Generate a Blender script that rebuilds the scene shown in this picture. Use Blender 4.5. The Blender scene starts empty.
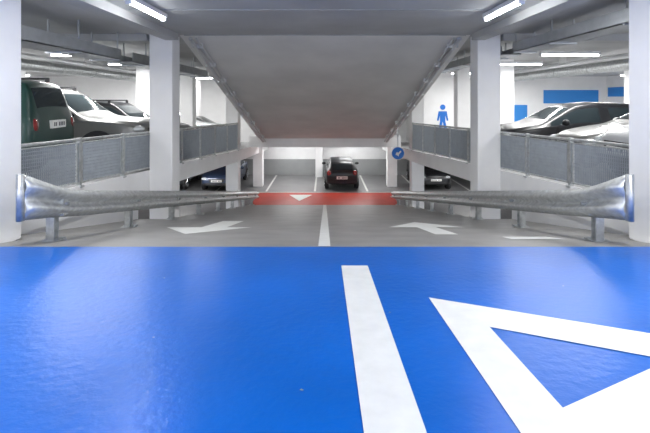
import bpy, bmesh, math, random
from mathutils import Vector, Matrix
random.seed(4)
S=bpy.context.scene
S.view_settings.view_transform='Standard'
S.view_settings.exposure=.6
Z0=4.52   # lower parking floor is z=0 ; camera eye height 4.52 above it

# ---------------------------------------------------------------- materials
def mat(name,col,rough=.5,metal=0,var=0.0,scale=6,bump=0,emit=None,es=1,coat=0,bscale=None,spec=None,detail=5):
    m=bpy.data.materials.new(name); m.use_nodes=True
    nt=m.node_tree; b=nt.nodes['Principled BSDF']
    b.inputs['Base Color'].default_value=(*col,1)
    b.inputs['Roughness'].default_value=rough
    b.inputs['Metallic'].default_value=metal
    if coat: b.inputs['Coat Weight'].default_value=coat; b.inputs['Coat Roughness'].default_value=.06
    if spec is not None: b.inputs['Specular IOR Level'].default_value=spec
    if emit: 
        b.inputs['Emission Color'].default_value=(*emit,1); b.inputs['Emission Strength'].default_value=es
    if var or bump:
        tc=nt.nodes.new('ShaderNodeTexCoord')
        n=nt.nodes.new('ShaderNodeTexNoise'); n.inputs['Scale'].default_value=scale; n.inputs['Detail'].default_value=detail
        nt.links.new(tc.outputs['Object'],n.inputs['Vector'])
        if var:
            r=nt.nodes.new('ShaderNodeValToRGB')
            r.color_ramp.elements[0].position=.3; r.color_ramp.elements[1].position=.7
            r.color_ramp.elements[0].color=(*[max(0,c*(1-var)) for c in col],1)
            r.color_ramp.elements[1].color=(*[min(1,c*(1+var)) for c in col],1)
            nt.links.new(n.outputs['Fac'],r.inputs['Fac']); nt.links.new(r.outputs['Color'],b.inputs['Base Color'])
        if bump:
            n2=nt.nodes.new('ShaderNodeTexNoise'); n2.inputs['Scale'].default_value=bscale or scale*8; n2.inputs['Detail'].default_value=4
            nt.links.new(tc.outputs['Object'],n2.inputs['Vector'])
            bp=nt.nodes.new('ShaderNodeBump'); bp.inputs['Strength'].default_value=bump; bp.inputs['Distance'].default_value=.01
            nt.links.new(n2.outputs['Fac'],bp.inputs['Height']); nt.links.new(bp.outputs['Normal'],b.inputs['Normal'])
    return m
M={}
M['blue']=mat('blue_epoxy',(.0,.118,.52),.3,var=.1,scale=1.3,bump=.3,bscale=18,spec=.22)
M['white_paint']=mat('white_road_paint',(.76,.77,.74),.5,var=.05,scale=9,bump=.1,bscale=60)
M['ramp']=mat('ramp_concrete',(.27,.265,.255),.42,var=.16,scale=2.2,bump=.25,bscale=40)
M['lowfloor']=mat('lower_floor_concrete',(.2,.2,.205),.35,var=.12,scale=1.2)
M['red']=mat('red_epoxy',(.5,.04,.018),.45,var=.08,scale=2,spec=.25)
M['wall']=mat('white_wall_paint',(.88,.88,.88),.7,var=.03,scale=2,bump=.1,bscale=30)
M['wallgrey']=mat('grey_wall_paint',(.33,.34,.34),.6,var=.05,scale=2)
M['ceil']=mat('ceiling_concrete',(.47,.475,.475),.65,var=.1,scale=1.1,bump=.15,bscale=20)
M['soffit']=mat('soffit_concrete',(.74,.73,.71),.55,var=.08,scale=.9,bump=.15,bscale=20)
M['deck']=mat('deck_concrete',(.4,.4,.41),.4,var=.1,scale=1.5)
M['galv']=mat('galvanised_steel',(.55,.57,.57),.42,.7,var=.2,scale=14)
M['fence']=mat('fence_steel',(.31,.34,.37),.5,.3,var=.08,scale=8)
M['pipe']=mat('conduit_grey',(.6,.61,.62),.4,.3)
M['tray']=mat('cable_tray_steel',(.38,.40,.42),.4,.6,var=.1,scale=5)
M['tube']=mat('lamp_tube',(1,1,1),.5,emit=(.96,.98,1),es=22)
M['housing']=mat('lamp_housing',(.85,.86,.88),.4)
M['rubber']=mat('tyre_rubber',(.02,.02,.02),.8)
M['rim']=mat('alloy_rim',(.6,.61,.63),.25,.9)
M['glass']=mat('car_glass',(.025,.035,.04),.06,0,spec=.35)
M['plastic']=mat('black_plastic',(.03,.03,.033),.5)
M['plate']=mat('number_plate',(.85,.85,.82),.4)
M['platetxt']=mat('plate_text',(.03,.03,.05),.5)
M['head']=mat('headlight_glass',(.8,.84,.87),.1,.3,coat=1)
M['tail']=mat('taillight_red',(.2,.008,.008),.15,coat=1)
M['signblue']=mat('sign_blue',(.01,.16,.6),.4)
M['doorblue']=mat('door_blue',(.03,.25,.7),.5)
M['leaf']=mat('dry_leaf',(.4,.36,.27),.8)

# ---------------------------------------------------------------- helpers
def empty(name,loc=(0,0,0)):
    e=bpy.data.objects.new(name,None); S.collection.objects.link(e); e.location=loc; e.empty_display_size=.2; return e
def mesh(name,vs,fs,m,parent=None,smooth=False,mats=None,fm=None,origin=None):
    me=bpy.data.meshes.new(name)
    me.from_pydata([tuple(v) for v in vs],[],fs)
    for mm in (mats or [m]): me.materials.append(mm)
    if fm: 
        for p,i in zip(me.polygons,fm): p.material_index=i
    bm=bmesh.new(); bm.from_mesh(me); bmesh.ops.recalc_face_normals(bm,faces=bm.faces); bm.to_mesh(me); bm.free()
    if smooth:
        for p in me.polygons: p.use_smooth=True
    o=bpy.data.objects.new(name,me); S.collection.objects.link(o)
    if parent: o.parent=parent
    return o
def boxdata(x0,x1,y0,y1,z0,z1):
    v=[(x0,y0,z0),(x1,y0,z0),(x1,y1,z0),(x0,y1,z0),(x0,y0,z1),(x1,y0,z1),(x1,y1,z1),(x0,y1,z1)]
    f=[(0,3,2,1),(4,5,6,7),(0,1,5,4),(1,2,6,5),(2,3,7,6),(3,0,4,7)]
    return v,f
def box(name,x0,x1,y0,y1,z0,z1,m,parent=None,bev=0):
    v,f=boxdata(x0,x1,y0,y1,z0,z1)
    o=mesh(name,v,f,m,parent)
    if bev:
        b=o.modifiers.new('bev','BEVEL'); b.width=bev; b.segments=2
    return o
class Acc:
    def __init__(s): s.v=[];s.f=[]
    def add(s,v,f):
        n=len(s.v); s.v+=list(v); s.f+=[tuple(i+n for i in q) for q in f]
    def box(s,*a): s.add(*boxdata(*a))
    def tube(s,a,b,r,n=10):
        a=Vector(a);b=Vector(b);d=(b-a).normalized()
        u=d.orthogonal().normalized();w=d.cross(u)
        vs=[];
        for p in(a,b):
            for i in range(n):
                t=2*math.pi*i/n; vs.append(p+u*math.cos(t)*r+w*math.sin(t)*r)
        fs=[(i,(i+1)%n,n+(i+1)%n,n+i) for i in range(n)]+[tuple(range(n))[::-1],tuple(range(n,2*n))]
        s.add(vs,fs)
    def obj(s,name,m,parent=None,smooth=False): return mesh(name,s.v,s.f,m,parent,smooth)
def prism_poly(name,pts,zf,th,m,parent=None):
    """plan polygon pts (x,y), top z=zf(y), thickness th"""
    n=len(pts)
    v=[(x,y,zf(y)+Z0) for x,y in pts]+[(x,y,zf(y)+Z0-th) for x,y in pts]
    f=[tuple(range(n)),tuple(range(n,2*n))[::-1]]+[(i,(i+1)%n,n+(i+1)%n,n+i) for i in range(n)]
    return mesh(name,v,f,m,parent)
zblue=lambda d:-1.04-.1*d
zramp=lambda d:-1.5-.2044*(d-4.6)
zdeck=lambda d:-1.4-.0577*(d-7.2)
LOW=-4.52
CEIL=1.43

# ---------------------------------------------------------------- floors
prism_poly('floor_upper_landing',[(-17,-5),(17,-5),(17,4.6),(-17,4.6)],zblue,.3,M['blue'])
prism_poly('ramp',[(-3.96,4.6),(3.96,4.6),(3.84,9.3),(3.3,9.3),(3.3,19.4),(-3.3,19.4),(-3.3,9.3),(-3.84,9.3)],zramp,.28,M['ramp'])
box('floor',-17,17,4.6,27.2,-.2,0,M['lowfloor'])
box('floor_red_band',-3.2,3.2,19.36,21.9,0,.006,M['red'])
for s,side in((-1,'left'),(1,'right')):
    pts=[(s*17,4.6),(s*4.02,4.6),(s*4.0,5.3),(s*3.45,17.6),(s*3.45,27.2),(s*17,27.2)]
    prism_poly('parking_deck_'+side,pts,zdeck,.4,M['deck'])
    # white painted slab edge
    v=[];f=[]
    edge=[(4.02,4.6),(4.0,5.3),(3.45,17.6),(3.45,27.0)]
    for x,d in edge:
        for xx in (x-.02,x+.015):
            v.append((s*xx,d,zdeck(d)+.03+Z0)); v.append((s*xx,d,zdeck(d)-.42+Z0))
    for i in range(3):
        a=i*4;b=a+4
        f+=[(a,a+1,b+1,b),(a+2,b+2,b+3,a+3),(a,b,b+2,a+2),(a+1,a+3,b+3,b+1)]
    mesh('trim_slab_edge_'+side,v,f,M['wall'])
    # support wall under the deck
    v=[(s*4.04,4.6,zdeck(4.6)-.4+Z0),(s*3.86,9.3,zdeck(9.3)-.4+Z0),(s*3.86,9.3,-0),(s*4.04,4.6,0)]
    v+=[(x+s*.2,y,z) for x,y,z in v]
    mesh('wall_deck_support_'+side,v,[(0,1,2,3),(4,7,6,5),(0,4,5,1),(1,5,6,2),(2,6,7,3),(3,7,4,0)],M['wall'])
    box('wall_'+side,s*17 if s>0 else -17.2,17.2 if s>0 else -17,-5,27.2,-.2,CEIL+Z0+.2,M['wall'])
box('wall_back',-17,17,27.2,27.4,-.2,CEIL+Z0+.2,M['wall'])
box('wainscot_back',-17,17,27.17,27.2,0,.95,M['wallgrey'])
# ceilings
box('ceiling',-17,17,-5,27.2,CEIL+Z0,CEIL+Z0+.25,M['ceil'])
v=[(-3.2,9.9,CEIL),(3.2,9.9,CEIL),(2.98,20.5,-1.82),(-2.98,20.5,-1.82)]
v=[(a,b,c+Z0) for a,b,c in v]; v+=[(a,b,min(c+.32,CEIL+Z0+.1)) for a,b,c in v]
mesh('ceiling_ramp_soffit',v,[(0,1,2,3),(4,7,6,5),(0,4,5,1),(1,5,6,2),(2,6,7,3),(3,7,4,0)],M['soffit'])
box('ceiling_lower',-3.43,3.43,20.5,27.2,-2.1+Z0,-1.8+Z0,M['wall'])
box('beam_soffit_end',-3.4,3.4,20.2,20.5,-2.12+Z0,-1.62+Z0,M['wall'])
# formwork joints on the front ceiling
a=Acc()
for d in (2.2,4.6,7.1,9.88): a.box(-3.1,3.1,d,d+.03,CEIL-.012+Z0,CEIL+Z0)
a.obj('trim_ceiling_joints',M['tray'])
for s in(-1,1):
    b=Acc()
    b.box(s*3.3-.14*1,s*3.3+.14,3,9.7,CEIL-.14+Z0,CEIL+Z0)
    b.box(min(s*3.85,s*17),max(s*3.85,s*17),9.7,10.1,CEIL-.15+Z0,CEIL+Z0)
    b.box(min(s*3.5,s*17),max(s*3.5,s*17),16.8,17.2,CEIL-.18+Z0,CEIL+Z0)
    b.obj('ceiling_beam',M['ceil'])

# ---------------------------------------------------------------- columns
def column(x,d,w,dp,z0,z1):
    box('column',x-w/2,x+w/2,d,d+dp,z0+Z0,z1+Z0,M['wall'],bev=.02)
for s in(-1,1):
    column(s*4.0,4.75,.9,.52,-1.62,CEIL)
    column(s*3.54,9.7,.5,.5,LOW,CEIL)
    column(s*3.70,17.9,.5,.5,LOW,CEIL-.3)
    column(s*6.4,15.8,.5,.5,zdeck(15.8),CEIL)
    column(s*5.3,17.2,.48,.5,zdeck(17.2),CEIL)
    column(s*7.0,24,.48,.5,zdeck(24),CEIL)
    column(s*12.,10.1,.5,.5,zdeck(10),CEIL)
    column(s*12.,17.2,.5,.5,zdeck(17),CEIL)
    column(s*3.5,23.4,.5,.5,LOW,-2.1)
    column(s*8,22,.5,.5,LOW,-2.55)
column(-.35,26.3,.42,.6,LOW,-2.1)

# ---------------------------------------------------------------- floor markings
def mark(name,polys,zf,m=None,up=.004):
    v=[];f=[]
    for p in polys:
        n=len(v)
        v+=[(x,d,zf(d)+Z0+up) for x,d in p]; f.append(tuple(range(n,n+len(p))))
    me=mesh(name,v,f,m or M['white_paint'])
    return me
mark('road_marking_line',[[(.14,-2),(.367,-2),(.367,3.87),(.14,3.87)]],zblue)
O=[(.705,3.06),(2.19,2.26),(.705,1.25)]; I=[(.938,2.565),(1.66,2.17),(.938,1.775)]
mark('road_marking_triangle',[[O[0],O[1],I[1],I[0]],[O[1],O[2],I[2],I[1]],[O[2],O[0],I[0],I[2]]],zblue)
mark('road_marking_centre_line',[[(-.07,4.62),(.055,4.62),(.055,19.3),(-.07,19.3)]],zramp)
mark('road_marking_arrow',[[(-1.95,7.1),(-1.55,7.1),(-1.55,8.6),(-1.95,8.6)],[(-2.5,7.1),(-1.15,7.1),(-1.85,5.95)]],zramp)
mark('road_marking_arrow',[[(1.45,5.9),(1.75,5.9),(1.75,7.1),(1.45,7.1)],[(1.0,7.1),(2.2,7.1),(1.65,8.3)]],zramp)
zl=lambda d:LOW+.008
mark('road_marking_giveway',[[(-1.7,21.4),(-.6,21.4),(-1.15,20.1)]],zl)
mark('road_marking_bays',[[(x-.05,22.2),(x+.05,22.2),(x+.05,27),(x-.05,27)] for x in (-8,-5.4,-2.9,-.5,2.1,4.6,7.2)]+[[(-9,21.95),(9,21.95),(9,22.07),(-9,22.07)]],zl)
mark('road_marking_edge_line',[[(2.2,5.3),(2.85,5.3),(2.75,5.6),(2.2,5.6)]],zramp)
a=Acc()
for (x,d) in [(-.92,2.42),(.40,2.78),(-1.25,3.5),(1.75,3.3),(-.1,1.9)]:
    r=.007; z=zblue(d)+Z0+.004
    t=random.random()*6
    a.add([(x+r*1.6*math.cos(t+k)*(.7 if k%2 else 1),d+r*math.sin(t+k),z+.003*(k%2)) for k in (0,1.2,2.5,3.7,5)],[(0,1,2,3,4)])
a.obj('fallen_leaves',M['leaf'])

# ---------------------------------------------------------------- guardrails
for s in(-1,1):
    g=empty('guardrail')
    prof=[(0,.0),(-.015,.03),(-.075,.06),(-.085,.09),(-.03,.13),(-.015,.155),(-.03,.18),(-.085,.22),(-.075,.25),(-.015,.28),(0,.31)]
    ds=[4.60,4.64,4.70,4.78,4.88,5.0,5.2,5.5,7,9,11,13,15,17,19,20]
    v=[];f=[]
    for d in ds:
        t=max(0,(5.4-d)/.8); t=min(1,t)
        k=1+.52*t**1.6
        base=zramp(d)+.27+.03*t-.03*t*t
        off=.07*t**2.0
        curl=1-.7*max(0,(4.70-d)/.10) if d<4.70 else 1
        for y,z in prof:
            v.append((s*(3.02+y*1.15*(1+.3*t)*curl+off),d,base+z*k+Z0))
    n=len(prof)
    for i in range(len(ds)-1):
        for j in range(n-1):
            a0=i*n+j; f.append((a0,a0+1,a0+n+1,a0+n))
    o=mesh('w_beam',v,f,M['galv'],g,True)
    sm=o.modifiers.new('sol','SOLIDIFY'); sm.thickness=.006
    # rolled outer end piece
    v=[];f=[];N=14
    for i in range(N+1):
        t=math.pi*i/N
        for z in (0,1):
            zz=(-1.5+.27-.005)+z*.48
            v.append((s*(3.07+.04*(1-math.cos(t))),4.60-.05*math.sin(t),zz+Z0))
    for i in range(N): f.append((2*i,2*i+1,2*i+3,2*i+2))
    o=mesh('end_terminal',v,f,M['galv'],g,True); sm=o.modifiers.new('sol','SOLIDIFY'); sm.thickness=.008
    a=Acc(); b=Acc()
    for i in range(8):
        d=5.15+2*i; z=zramp(d)+Z0
        x=s*3.12
        a.box(x-.045,x+.045,d-.05,d-.042,z,z+.56); a.box(x-.045,x+.045,d+.042,d+.05,z,z+.56)
        a.box(x-.004,x+.004,d-.045,d+.045,z,z+.56)
        a.box(x-.1,x+.1,d-.1,d+.1,z-.02,z+.02)
        a.box(x-s*.1-.03,x-s*.1+.055,d-.05,d+.05,z+.3,z+.54)
        b.tube((s*2.93,d,z+.425),(s*3.0,d,z+.425),.022,8)
    a.obj('posts',M['galv'],g); b.obj('bolts',M['tray'],g)

# ---------------------------------------------------------------- fences
for s in(-1,1):
    g=empty('steel_fence')
    fx=lambda d:s*(3.99-.0447*(d-5.3)+.03)
    top=lambda d:(-.60-.0265*(d-5.9))
    bars=Acc(); fr=Acc(); ps=Acc()
    d=5.32
    while d<17.75:
        x=fx(d); zb=zdeck(d)+.08; zt=top(d)-.05
        bars.box(x-.010,x+.010,d-.004,d+.004,zb+Z0,zt+Z0)
        d+=.042
    nh=12
    segs=[5.3,7.2,8.6,10.25,11.7,13.2,14.7,16.2,17.75]
    for i in range(len(segs)-1):
        a0,b0=segs[i],segs[i+1]
        for k in range(1,nh):
            t=k/nh
            za=(zdeck(a0)+.08)*(1-t)+(top(a0)-.05)*t; zc=(zdeck(b0)+.08)*(1-t)+(top(b0)-.05)*t
            bars.tube((fx(a0),a0,za+Z0),(fx(b0),b0,zc+Z0),.006,4)
        fr.tube((fx(a0),a0,top(a0)+Z0),(fx(b0),b0,top(b0)+Z0),.024,8)
        fr.tube((fx(a0),a0,top(a0)-.05+Z0),(fx(b0),b0,top(b0)-.05+Z0),.012,6)
        fr.tube((fx(a0),a0,zdeck(a0)+.08+Z0),(fx(b0),b0,zdeck(b0)+.08+Z0),.018,6)
        for q in (a0+.07,b0-.07): # panel frame uprights
            fr.box(fx(q)-.014,fx(q)+.014,q-.012,q+.012,zdeck(q)+.08+Z0,top(q)-.05+Z0)
    for d in segs:
        x=fx(d); ps.box(x-.03,x+.03,d-.025,d+.025,zdeck(d)+Z0,top(d)+.03+Z0)
        ps.box(x-s*.02-.04,x-s*.02+.04,d-.05,d+.05,zdeck(d)-.0+Z0,zdeck(d)+.03+Z0)
    bars.obj('grating_bars',M['fence'],g); fr.obj('rails',M['galv'],g); ps.obj('posts',M['galv'],g)

# ---------------------------------------------------------------- services
for s in(-1,1):
    a=Acc()
    def sp(x,t): # point along soffit
        return (s*x,9.95+t*10.2,CEIL-.07-3.22*t+Z0)
    a.tube(sp(2.98,0),sp(2.78,1),.045,8); a.tube(sp(2.85,0),sp(2.66,1),.022,6)
    for k in range(9):
        t=.04+k*.11; p=sp(2.94-.2*t,t); a.box(p[0]-.13,p[0]+.13,p[1]-.03,p[1]+.03,p[2]-.03,p[2]+.1)
    a.obj('conduit_pipe',M['pipe'])
    t=Acc()
    x0,x1,zb,zt=((4.35,4.95,.86,1.08) if s<0 else (4.0,4.45,1.02,1.22))
    xa,xb=sorted((s*x0,s*x1))
    t.box(xa,xb,3.5,9.6,zb+Z0,zb+.015+Z0); t.box(xa,xa+.015,3.5,9.6,zb+Z0,zt+Z0); t.box(xb-.015,xb,3.5,9.6,zb+Z0,zt+Z0)
    t.box(xa,xb,10.2,16.7,zb+Z0,zb+.015+Z0); t.box(xa,xa+.015,10.2,16.7,zb+Z0,zt+Z0); t.box(xb-.015,xb,10.2,16.7,zb+Z0,zt+Z0)
    for d in (4,6,8,9.5,11,13,15,16.6):
        for x in(xa+.03,xb-.03): t.box(x-.012,x+.012,d-.012,d+.012,zb+Z0,CEIL+Z0)
        t.box(xa-.02,xb+.02,d-.02,d+.02,zb-.03+Z0,zb+Z0)
    for q in (.1,.22,.33): t.tube((xa+q,3.5,zb+.06+Z0),(xa+q,9.6,zb+.06+Z0),.035,8)
    t.obj('cable_tray',M['tray'])
    w=Acc()
    w.tube((s*7.5,4,1.1+Z0),(s*7.5,26,1.1+Z0),.07,10); w.tube((s*9.2,4,1.2+Z0),(s*9.2,26,1.2+Z0),.045,8)
    for d in range(5,26,3):
        w.box(s*7.5-.01,s*7.5+.01,d,d+.02,1.1+Z0,CEIL+Z0); w.box(s*9.2-.01,s*9.2+.01,d,d+.02,1.2+Z0,CEIL+Z0)
    w.obj('sprinkler_pipe',M['pipe'])
    w=Acc()
    w.tube((s*8.3,5,.98+Z0),(s*8.3,25,.98+Z0),.17,20)
    for d in range(6,25,2):
        w.tube((s*8.3,d,.98+Z0),(s*8.3,d+.05,.98+Z0),.185,20); w.box(s*8.3-.012,s*8.3+.012,d,d+.03,1.1+Z0,CEIL+Z0)
    w.obj('ventilation_duct',M['galv'])

# ---------------------------------------------------------------- lamps
def lamp(x,d,z,along='x',L=1.4,P=45,col=(1,.99,.97)):
    g=empty('fluorescent_light',(x,d,z+Z0))
    h=Acc(); t=Acc()
    if along=='x':
        h.box(-L/2,L/2,-.06,.06,-.01,.06); t.tube((-L/2+.04,0,-.035),(L/2-.04,0,-.035),.022,10)
        h.box(-L/2,-L/2+.03,-.04,.04,-.06,0); h.box(L/2-.03,L/2,-.04,.04,-.06,0)
    else:
        h.box(-.06,.06,-L/2,L/2,-.01,.06); t.tube((0,-L/2+.04,-.035),(0,L/2-.04,-.035),.022,10)
        h.box(-.04,.04,-L/2,-L/2+.03,-.06,0); h.box(-.04,.04,L/2-.03,L/2,-.06,0)
    h.obj('housing',M['housing'],g); t.obj('tube',M['tube'],g)
    l=bpy.data.lights.new('lamp_glow','AREA'); l.shape='RECTANGLE'; l.energy=P; l.color=col
    l.size=L if along=='x' else .1; l.size_y=.1 if along=='x' else L
    o=bpy.data.objects.new('lamp_glow',l); S.collection.objects.link(o); o.parent=g; o.location=(0,0,-.07)
for s in(-1,1):
    lamp(s*2.66,6.75,CEIL-.07,'y',1.35,18)
    lamp(s*2.66,3.2,CEIL-.07,'y',1.35,50)  # added pair above the frame, brightens the near blue floor
    lamp(s*2.66,0,CEIL-.07,'y',1.35,55)  # added pair over the camera, out of view, lifts foreground light
    for d in (6.2,11.4,14.4,19.5,23.5): lamp(s*6.2,d,CEIL-.26,'x',1.5,65)
    for d in (8,13,16,19,24.5): lamp(s*10.3,d,CEIL-.26,'x',1.5,75)
    for d in (12,21): lamp(s*14.5,d,CEIL-.26,'x',1.5,85)
    lamp(s*1.6,23.2,-2.17,'x',1.5,34); lamp(s*1.6,25.6,-2.17,'x',1.5,18)  # added under the lower ceiling so the red floor bounces light upward
    lamp(s*6.5,20.5,-2.68,'x',1.5,40); lamp(s*5.6,14.5,-2.35,'x',1.5,25)  # added beneath the decks to light the lower side bays

# ---------------------------------------------------------------- signs
g=empty('round_traffic_sign')
def disc(name,c,r,m,par,y0,y1,n=28):
    a=Acc(); a.tube((c[0],y0,c[1]),(c[0],y1,c[1]),r,n); return a.obj(name,m,par)
disc('disc',(2.82,-2.06+Z0),.26,M['white_paint'],g,17.4,17.43); disc('face',(2.82,-2.06+Z0),.235,M['signblue'],g,17.385,17.4)
a=Acc(); a.box(2.80,2.84,17.43,17.46,-1.9+Z0,-.9+Z0); a.obj('hanger',M['pipe'],g)
mesh('arrow',[(2.72,17.38,-2.1+Z0),(2.85,17.38,-2.18+Z0),(2.85,17.38,-2.12+Z0),(2.95,17.38,-2.0+Z0),(2.92,17.38,-1.95+Z0),(2.82,17.38,-2.05+Z0),(2.78,17.38,-2.0+Z0)],[tuple(range(7))],M['white_paint'],g)
# white stair core with pictogram
box('wall_stair_core',4.7,6.6,22,26,zdeck(22)+Z0-.1,CEIL+Z0,M['wall'])
g=empty('pedestrian_pictogram')
px,pd,pz=5.75,21.985,-1.35+Z0
disc('head',(px,pz+1.0),.13,M['signblue'],g,21.97,21.995,20)
def flat(name,pts): 
    n=len(pts); v=[(px+x,pd,pz+z) for x,z in pts]+[(px+x,pd+.012,pz+z) for x,z in pts]
    mesh(name,v,[tuple(range(n)),tuple(range(n,2*n))]+[(i,(i+1)%n,n+(i+1)%n,n+i) for i in range(n)],M['signblue'],g)
flat('torso',[(-.2,.8),(.2,.8),(.28,.35),(.2,.33),(.13,.6),(.13,.3),(-.13,.3),(-.13,.6),(-.2,.33),(-.28,.35)])
flat('leg_left',[(-.13,.3),(0,.3),(-.12,-.3),(-.24,-.3)]); flat('leg_right',[(0,.3),(.13,.3),(.26,-.3),(.14,-.3)])
box('door_1',10.8,12.2,27.14,27.19,zdeck(27)+Z0,-.3+Z0,M['doorblue'])
box('trim_blue_band',16.97,17,17,27,.2+Z0,.75+Z0,M['doorblue'])
box('trim_blue_panel',13.2,16.5,27.15,27.19,-.2+Z0,.6+Z0,M['doorblue'])

# ---------------------------------------------------------------- cars
def paint(name,c,metal=.2,coat=1,rough=.35): return mat(name,c,rough,metal,coat=coat)
P_silver=paint('paint_silver',(.23,.232,.225),.3,.3); P_white=paint('paint_white',(.5,.51,.52),0,.3)
P_black=paint('paint_black',(.012,.013,.016),0,.12); P_green=paint('paint_dark_green',(.01,.04,.032),0,.3); P_grey=paint('paint_grey',(.10,.11,.12),.3,.3)
P_bluec=paint('paint_blue',(.03,.05,.11))
def car(name,kind,paintm,loc,yaw,sc=1,pitch=0):
    g=empty(name,loc); g.rotation_euler=(0,0,yaw); g.scale=(sc,sc,sc)
    if kind=='suv':
        L,W,H=4.6,.92,1.76; hood=1.08; belt=1.08; r=.37
        st=[ # x, zb, width factor, belt, top, topw
         (2.30,.45,.74,.72,.78,.62),(2.22,.36,.86,.90,.98,.74),(1.95,.30,.97,.98,1.04,.80),(1.2,.28,1,1.04,1.09,.82),(.95,.28,1,1.06,1.13,.82),
         (.25,.28,1,1.08,1.68,.74),(.1,.28,1,1.08,1.70,.74),(-.35,.28,1,1.09,1.74,.75),(-.43,.28,1,1.09,1.74,.75),(-1.35,.28,1,1.10,1.74,.74),(-1.43,.28,1,1.10,1.73,.74),(-2.0,.32,.99,1.12,1.70,.72),(-2.12,.34,.97,1.12,1.64,.70),(-2.24,.38,.94,1.1,1.2,.8),(-2.30,.45,.86,.9,.98,.78)]
        glass_side=[5,6,8,10]; ws=4; rw=12; wx=(1.42,-1.38)
    elif kind=='sedan':
        L,W,H=4.5,.87,1.45; r=.32
        st=[(2.25,.40,.70,.56,.62,.55),(2.17,.30,.84,.68,.76,.72),(1.85,.24,.96,.76,.84,.78),(1.2,.22,1,.86,.92,.8),(.95,.22,1,.88,.96,.8),
         (.15,.22,1,.92,1.38,.66),(.0,.22,1,.92,1.41,.66),(-.40,.22,1,.93,1.44,.67),(-.48,.22,1,.93,1.44,.67),(-1.1,.22,1,.94,1.40,.65),(-1.18,.22,1,.94,1.38,.65),(-1.72,.24,.99,.96,1.03,.72),(-2.1,.28,.95,.94,1.0,.74),(-2.22,.34,.88,.78,.86,.74),(-2.25,.42,.8,.62,.66,.66)]
        glass_side=[5,6,8,10]; ws=4; rw=10; wx=(1.35,-1.35)
    else: # hatch
        L,W,H=3.9,.84,1.48; r=.3
        st=[(1.95,.40,.72,.58,.66,.58),(1.88,.30,.86,.72,.8,.72),(1.6,.24,.97,.82,.9,.78),(1.15,.22,1,.9,.96,.8),(.95,.22,1,.92,1.0,.8),
         (.25,.22,1,.94,1.40,.69),(.1,.22,1,.94,1.43,.69),(-.35,.22,1,.95,1.47,.70),(-.43,.22,1,.95,1.47,.70),(-1.1,.22,1,.97,1.45,.69),(-1.18,.22,1,.97,1.44,.69),(-1.5,.24,.99,.98,1.38,.68),(-1.62,.26,.98,.98,1.33,.67),(-1.88,.30,.93,.92,.98,.76),(-1.95,.38,.86,.7,.78,.74)]
        glass_side=[5,6,8]; ws=4; rw=12; wx=(1.22,-1.2)
    v=[];f=[];fm=[]
    for (x,zb,wf,b,t,tw) in st:
        w=W*wf; wt=W*tw*(1 if t-b>.2 else wf if wf<.97 else 1.1); wt=min(wt,w*.95)
        h=[(0,zb),(w*.86,zb),(w*.985,zb+.09),(w,(zb+b)/2),(w*.975,b-.02),(w*.95,b),(wt,t-.035),(wt*.93,t),(wt*.5,t+.018),(0,t+.025)]
        ring=h+[(-y,z) for y,z in h[-2:0:-1]]
        v+=[(x,y,z) for y,z in ring]
    n=len(ring); hn=len(h)
    for i in range(len(st)-1):
        for j in range(n):
            j2=(j+1)%n
            f.append((i*n+j,i*n+j2,(i+1)*n+j2,(i+1)*n+j))
            jj=j if j<hn-1 else n-1-j   # mirrored strip
            mi=0
            if jj==5 and (i in glass_side or (i==ws)): mi=1
            if jj==5 and i==rw and kind=='sedan': mi=1
            if i in(ws,rw) and jj>=7: mi=1
            if jj<=1: mi=2
            fm.append(mi)
    f.append(tuple(range(n))); fm.append(0); f.append(tuple(range((len(st)-1)*n,len(st)*n))[::-1]); fm.append(0)
    o=mesh('body',v,f,None,g,True,[paintm,M['glass'],M['plastic']],fm)
    sb=o.modifiers.new('sub','SUBSURF'); sb.levels=2; sb.render_levels=2
    # wheels + arches
    ty=Acc(); rm=Acc(); ar=Acc()
    for x in wx:
        for s in(-1,1):
            ar.tube((x,s*(W-.12),r+.03),(x,s*(W+.004),r+.03),r+.07,28)
            ty.tube((x,s*(W-.18),r),(x,s*(W+.01),r),r,28); ty.tube((x,s*(W+.01),r),(x,s*(W+.022),r),r*.93,28)
            rm.tube((x,s*(W+.01),r),(x,s*(W+.03),r),.06,12)
            for k in range(5):
                t=2*math.pi*k/5; p=Vector((x,s*(W+.026),r)); q=p+Vector((math.cos(t)*r*.64,0,math.sin(t)*r*.64)); rm.tube(p,q,.028,6)
            for k in range(20):
                t=2*math.pi*k/20; t2=2*math.pi*(k+1)/20
                rm.tube((x+math.cos(t)*r*.66,s*(W+.024),r+math.sin(t)*r*.66),(x+math.cos(t2)*r*.66,s*(W+.024),r+math.sin(t2)*r*.66),.015,6)
    ar.obj('wheel_arches',M['plastic'],g); ty.obj('tyres',M['rubber'],g,False); rm.obj('rims',M['rim'],g)
    hz=st[1][3]; F=st[0][0]; R=st[-1][0]
    def ell(nm,c,sc,m):
        me=bpy.data.meshes.new(nm); bm=bmesh.new(); bmesh.ops.create_uvsphere(bm,u_segments=20,v_segments=12,radius=1)
        bmesh.ops.scale(bm,vec=sc,verts=bm.verts); bm.to_mesh(me); bm.free()
        for p in me.polygons:p.use_smooth=True
        me.materials.append(m); q=bpy.data.objects.new(nm,me); S.collection.objects.link(q); q.parent=g; q.location=c; return q
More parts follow.
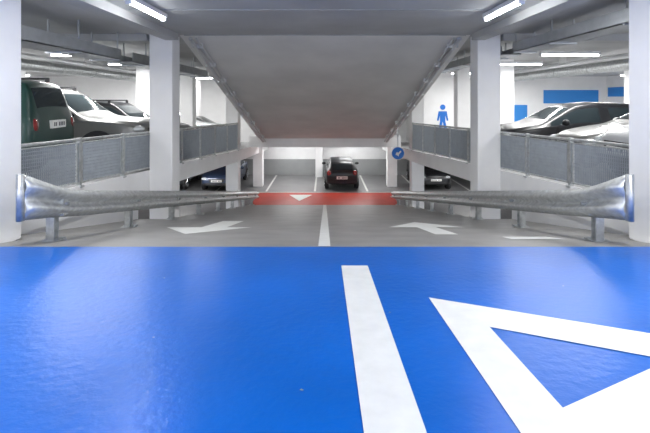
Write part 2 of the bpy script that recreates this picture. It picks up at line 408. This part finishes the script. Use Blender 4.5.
    for s in(-1,1):
        ell('headlight',(F-.17,s*W*.70,hz-.04),(.16,.17,.075),M['head']).rotation_euler=(0,0,-s*.45)
        tl=.95 if kind=='suv' else (.86 if kind=='hatch' else .8)
        ell('taillight',(R+.10,s*W*.76,tl),(.1,.12,.15 if kind!='sedan' else .08),M['tail'])
        cw=st[4][0]
        ell('mirror',(cw-.35,s*(W+.07),st[4][4]+.02),(.07,.11,.075),paintm)
        dh=Acc()
        for x in (-.25,-1.15): dh.box(x,x+.16,s*W*.985-.012,s*W*.985+.012,st[6][3]-.14,st[6][3]-.11)
        dh.obj('door_handles',paintm,g)
        sl=Acc()
        for x in (.75,-.4,-1.25): sl.box(x,x+.008,s*W*.992-.008,s*W*.992+.006,.42,st[6][3]-.05)
        sl.box(wx[1]+r+.1,wx[0]-r-.1,s*W*.99-.012,s*W*.99+.012,.48,.53)
        sl.obj('door_seams',M['plastic'],g)
    gr=Acc(); gr.box(F-.10,F+.005,-W*.42,W*.42,hz-.17,hz-.03); gr.box(F-.06,F+.012,-W*.6,W*.6,st[0][1]-.02,st[0][1]+.06)
    gr.box(R-.012,R+.06,-W*.6,W*.6,st[-1][1],st[-1][1]+.07); gr.obj('grilles',M['plastic'],g)
    pl=Acc(); pf=.50; pr=(.92 if kind=='suv' else .62)
    pl.box(F-.02,F+.025,-.26,.26,pf,pf+.11); pl.box(R-.035,R+.02,-.27,.27,pr-.04,pr+.10); pl.obj('number_plates',M['plate'],g)
    tx=Acc()
    for k in range(7):
        if k==4: continue
        y=-.21+k*.063; tx.box(R-.038,R-.034,y,y+.035,pr-.005,pr+.065); tx.box(F+.024,F+.028,y,y+.03,pf+.025,pf+.085)
    tx.obj('plate_characters',M['platetxt'],g)
    if kind=='suv':
        rr=Acc()
        for s in(-1,1): rr.tube((.1,s*W*.66,1.78),(-1.9,s*W*.66,1.78),.02,8); rr.box(.05,.12,s*W*.66-.02,s*W*.66+.02,1.68,1.78); rr.box(-1.9,-1.83,s*W*.66-.02,s*W*.66+.02,1.68,1.78)
        rr.obj('roof_rails',M['plastic'],g)
    return g
def zd(d): return zdeck(d)+Z0
# left deck : noses (or tails) toward the ramp well
car('suv','suv',P_green,(-5.05-2.25,8.0,zd(8.0)+.03),math.pi+math.radians(8),1.03)
car('suv','suv',P_silver,(-4.3-2.4,11.2,zd(11.2)+.02),0,1.09)
car('suv','suv',P_black,(-4.35-2.3,14.3,zd(14.3)+.02),0)
car('suv','suv',P_grey,(-4.3-2.3,19.3,zd(19.3)+.02),0)
car('car','hatch',P_black,(-4.3-1.95,21.9,zd(21.9)+.02),0)
# right deck
car('car','hatch',P_white,(4.75+1.95,7.2,zd(7.2)+.02),math.pi,1.03)
car('car','sedan',P_silver,(5.15+2.25,9.45,zd(9.45)+.02),math.pi,1.05)
car('car','hatch',P_black,(4.5+2.05,12.0,zd(12.0)+.02),math.pi,1.08)
car('car','sedan',P_grey,(7.2+2.25,19.6,zd(19.6)+.02),math.pi)
# lower level
car('car','hatch',P_black,(.85,22.35+1.95,0.005),math.pi/2)
car('car','sedan',P_bluec,(-5.3,24.2,0.005),-math.pi/2)
car('car','hatch',P_black,(5.5,24.2,0.005),-math.pi/2)
car('car','sedan',P_grey,(-7.9,24.2,0.005),math.pi/2)

# ---------------------------------------------------------------- world, camera
w=bpy.data.worlds.new('World'); S.world=w; w.use_nodes=True
w.node_tree.nodes['Background'].inputs[0].default_value=(.97,.98,1,1); w.node_tree.nodes['Background'].inputs[1].default_value=2.3
c=bpy.data.cameras.new('camera'); co=bpy.data.objects.new('camera',c); S.collection.objects.link(co)
co.location=(0,0,Z0); co.rotation_euler=(math.pi/2,0,0)
c.sensor_width=36; c.lens=450/650*36; c.shift_y=-116.5/650; c.clip_start=.05; c.clip_end=200
S.camera=co
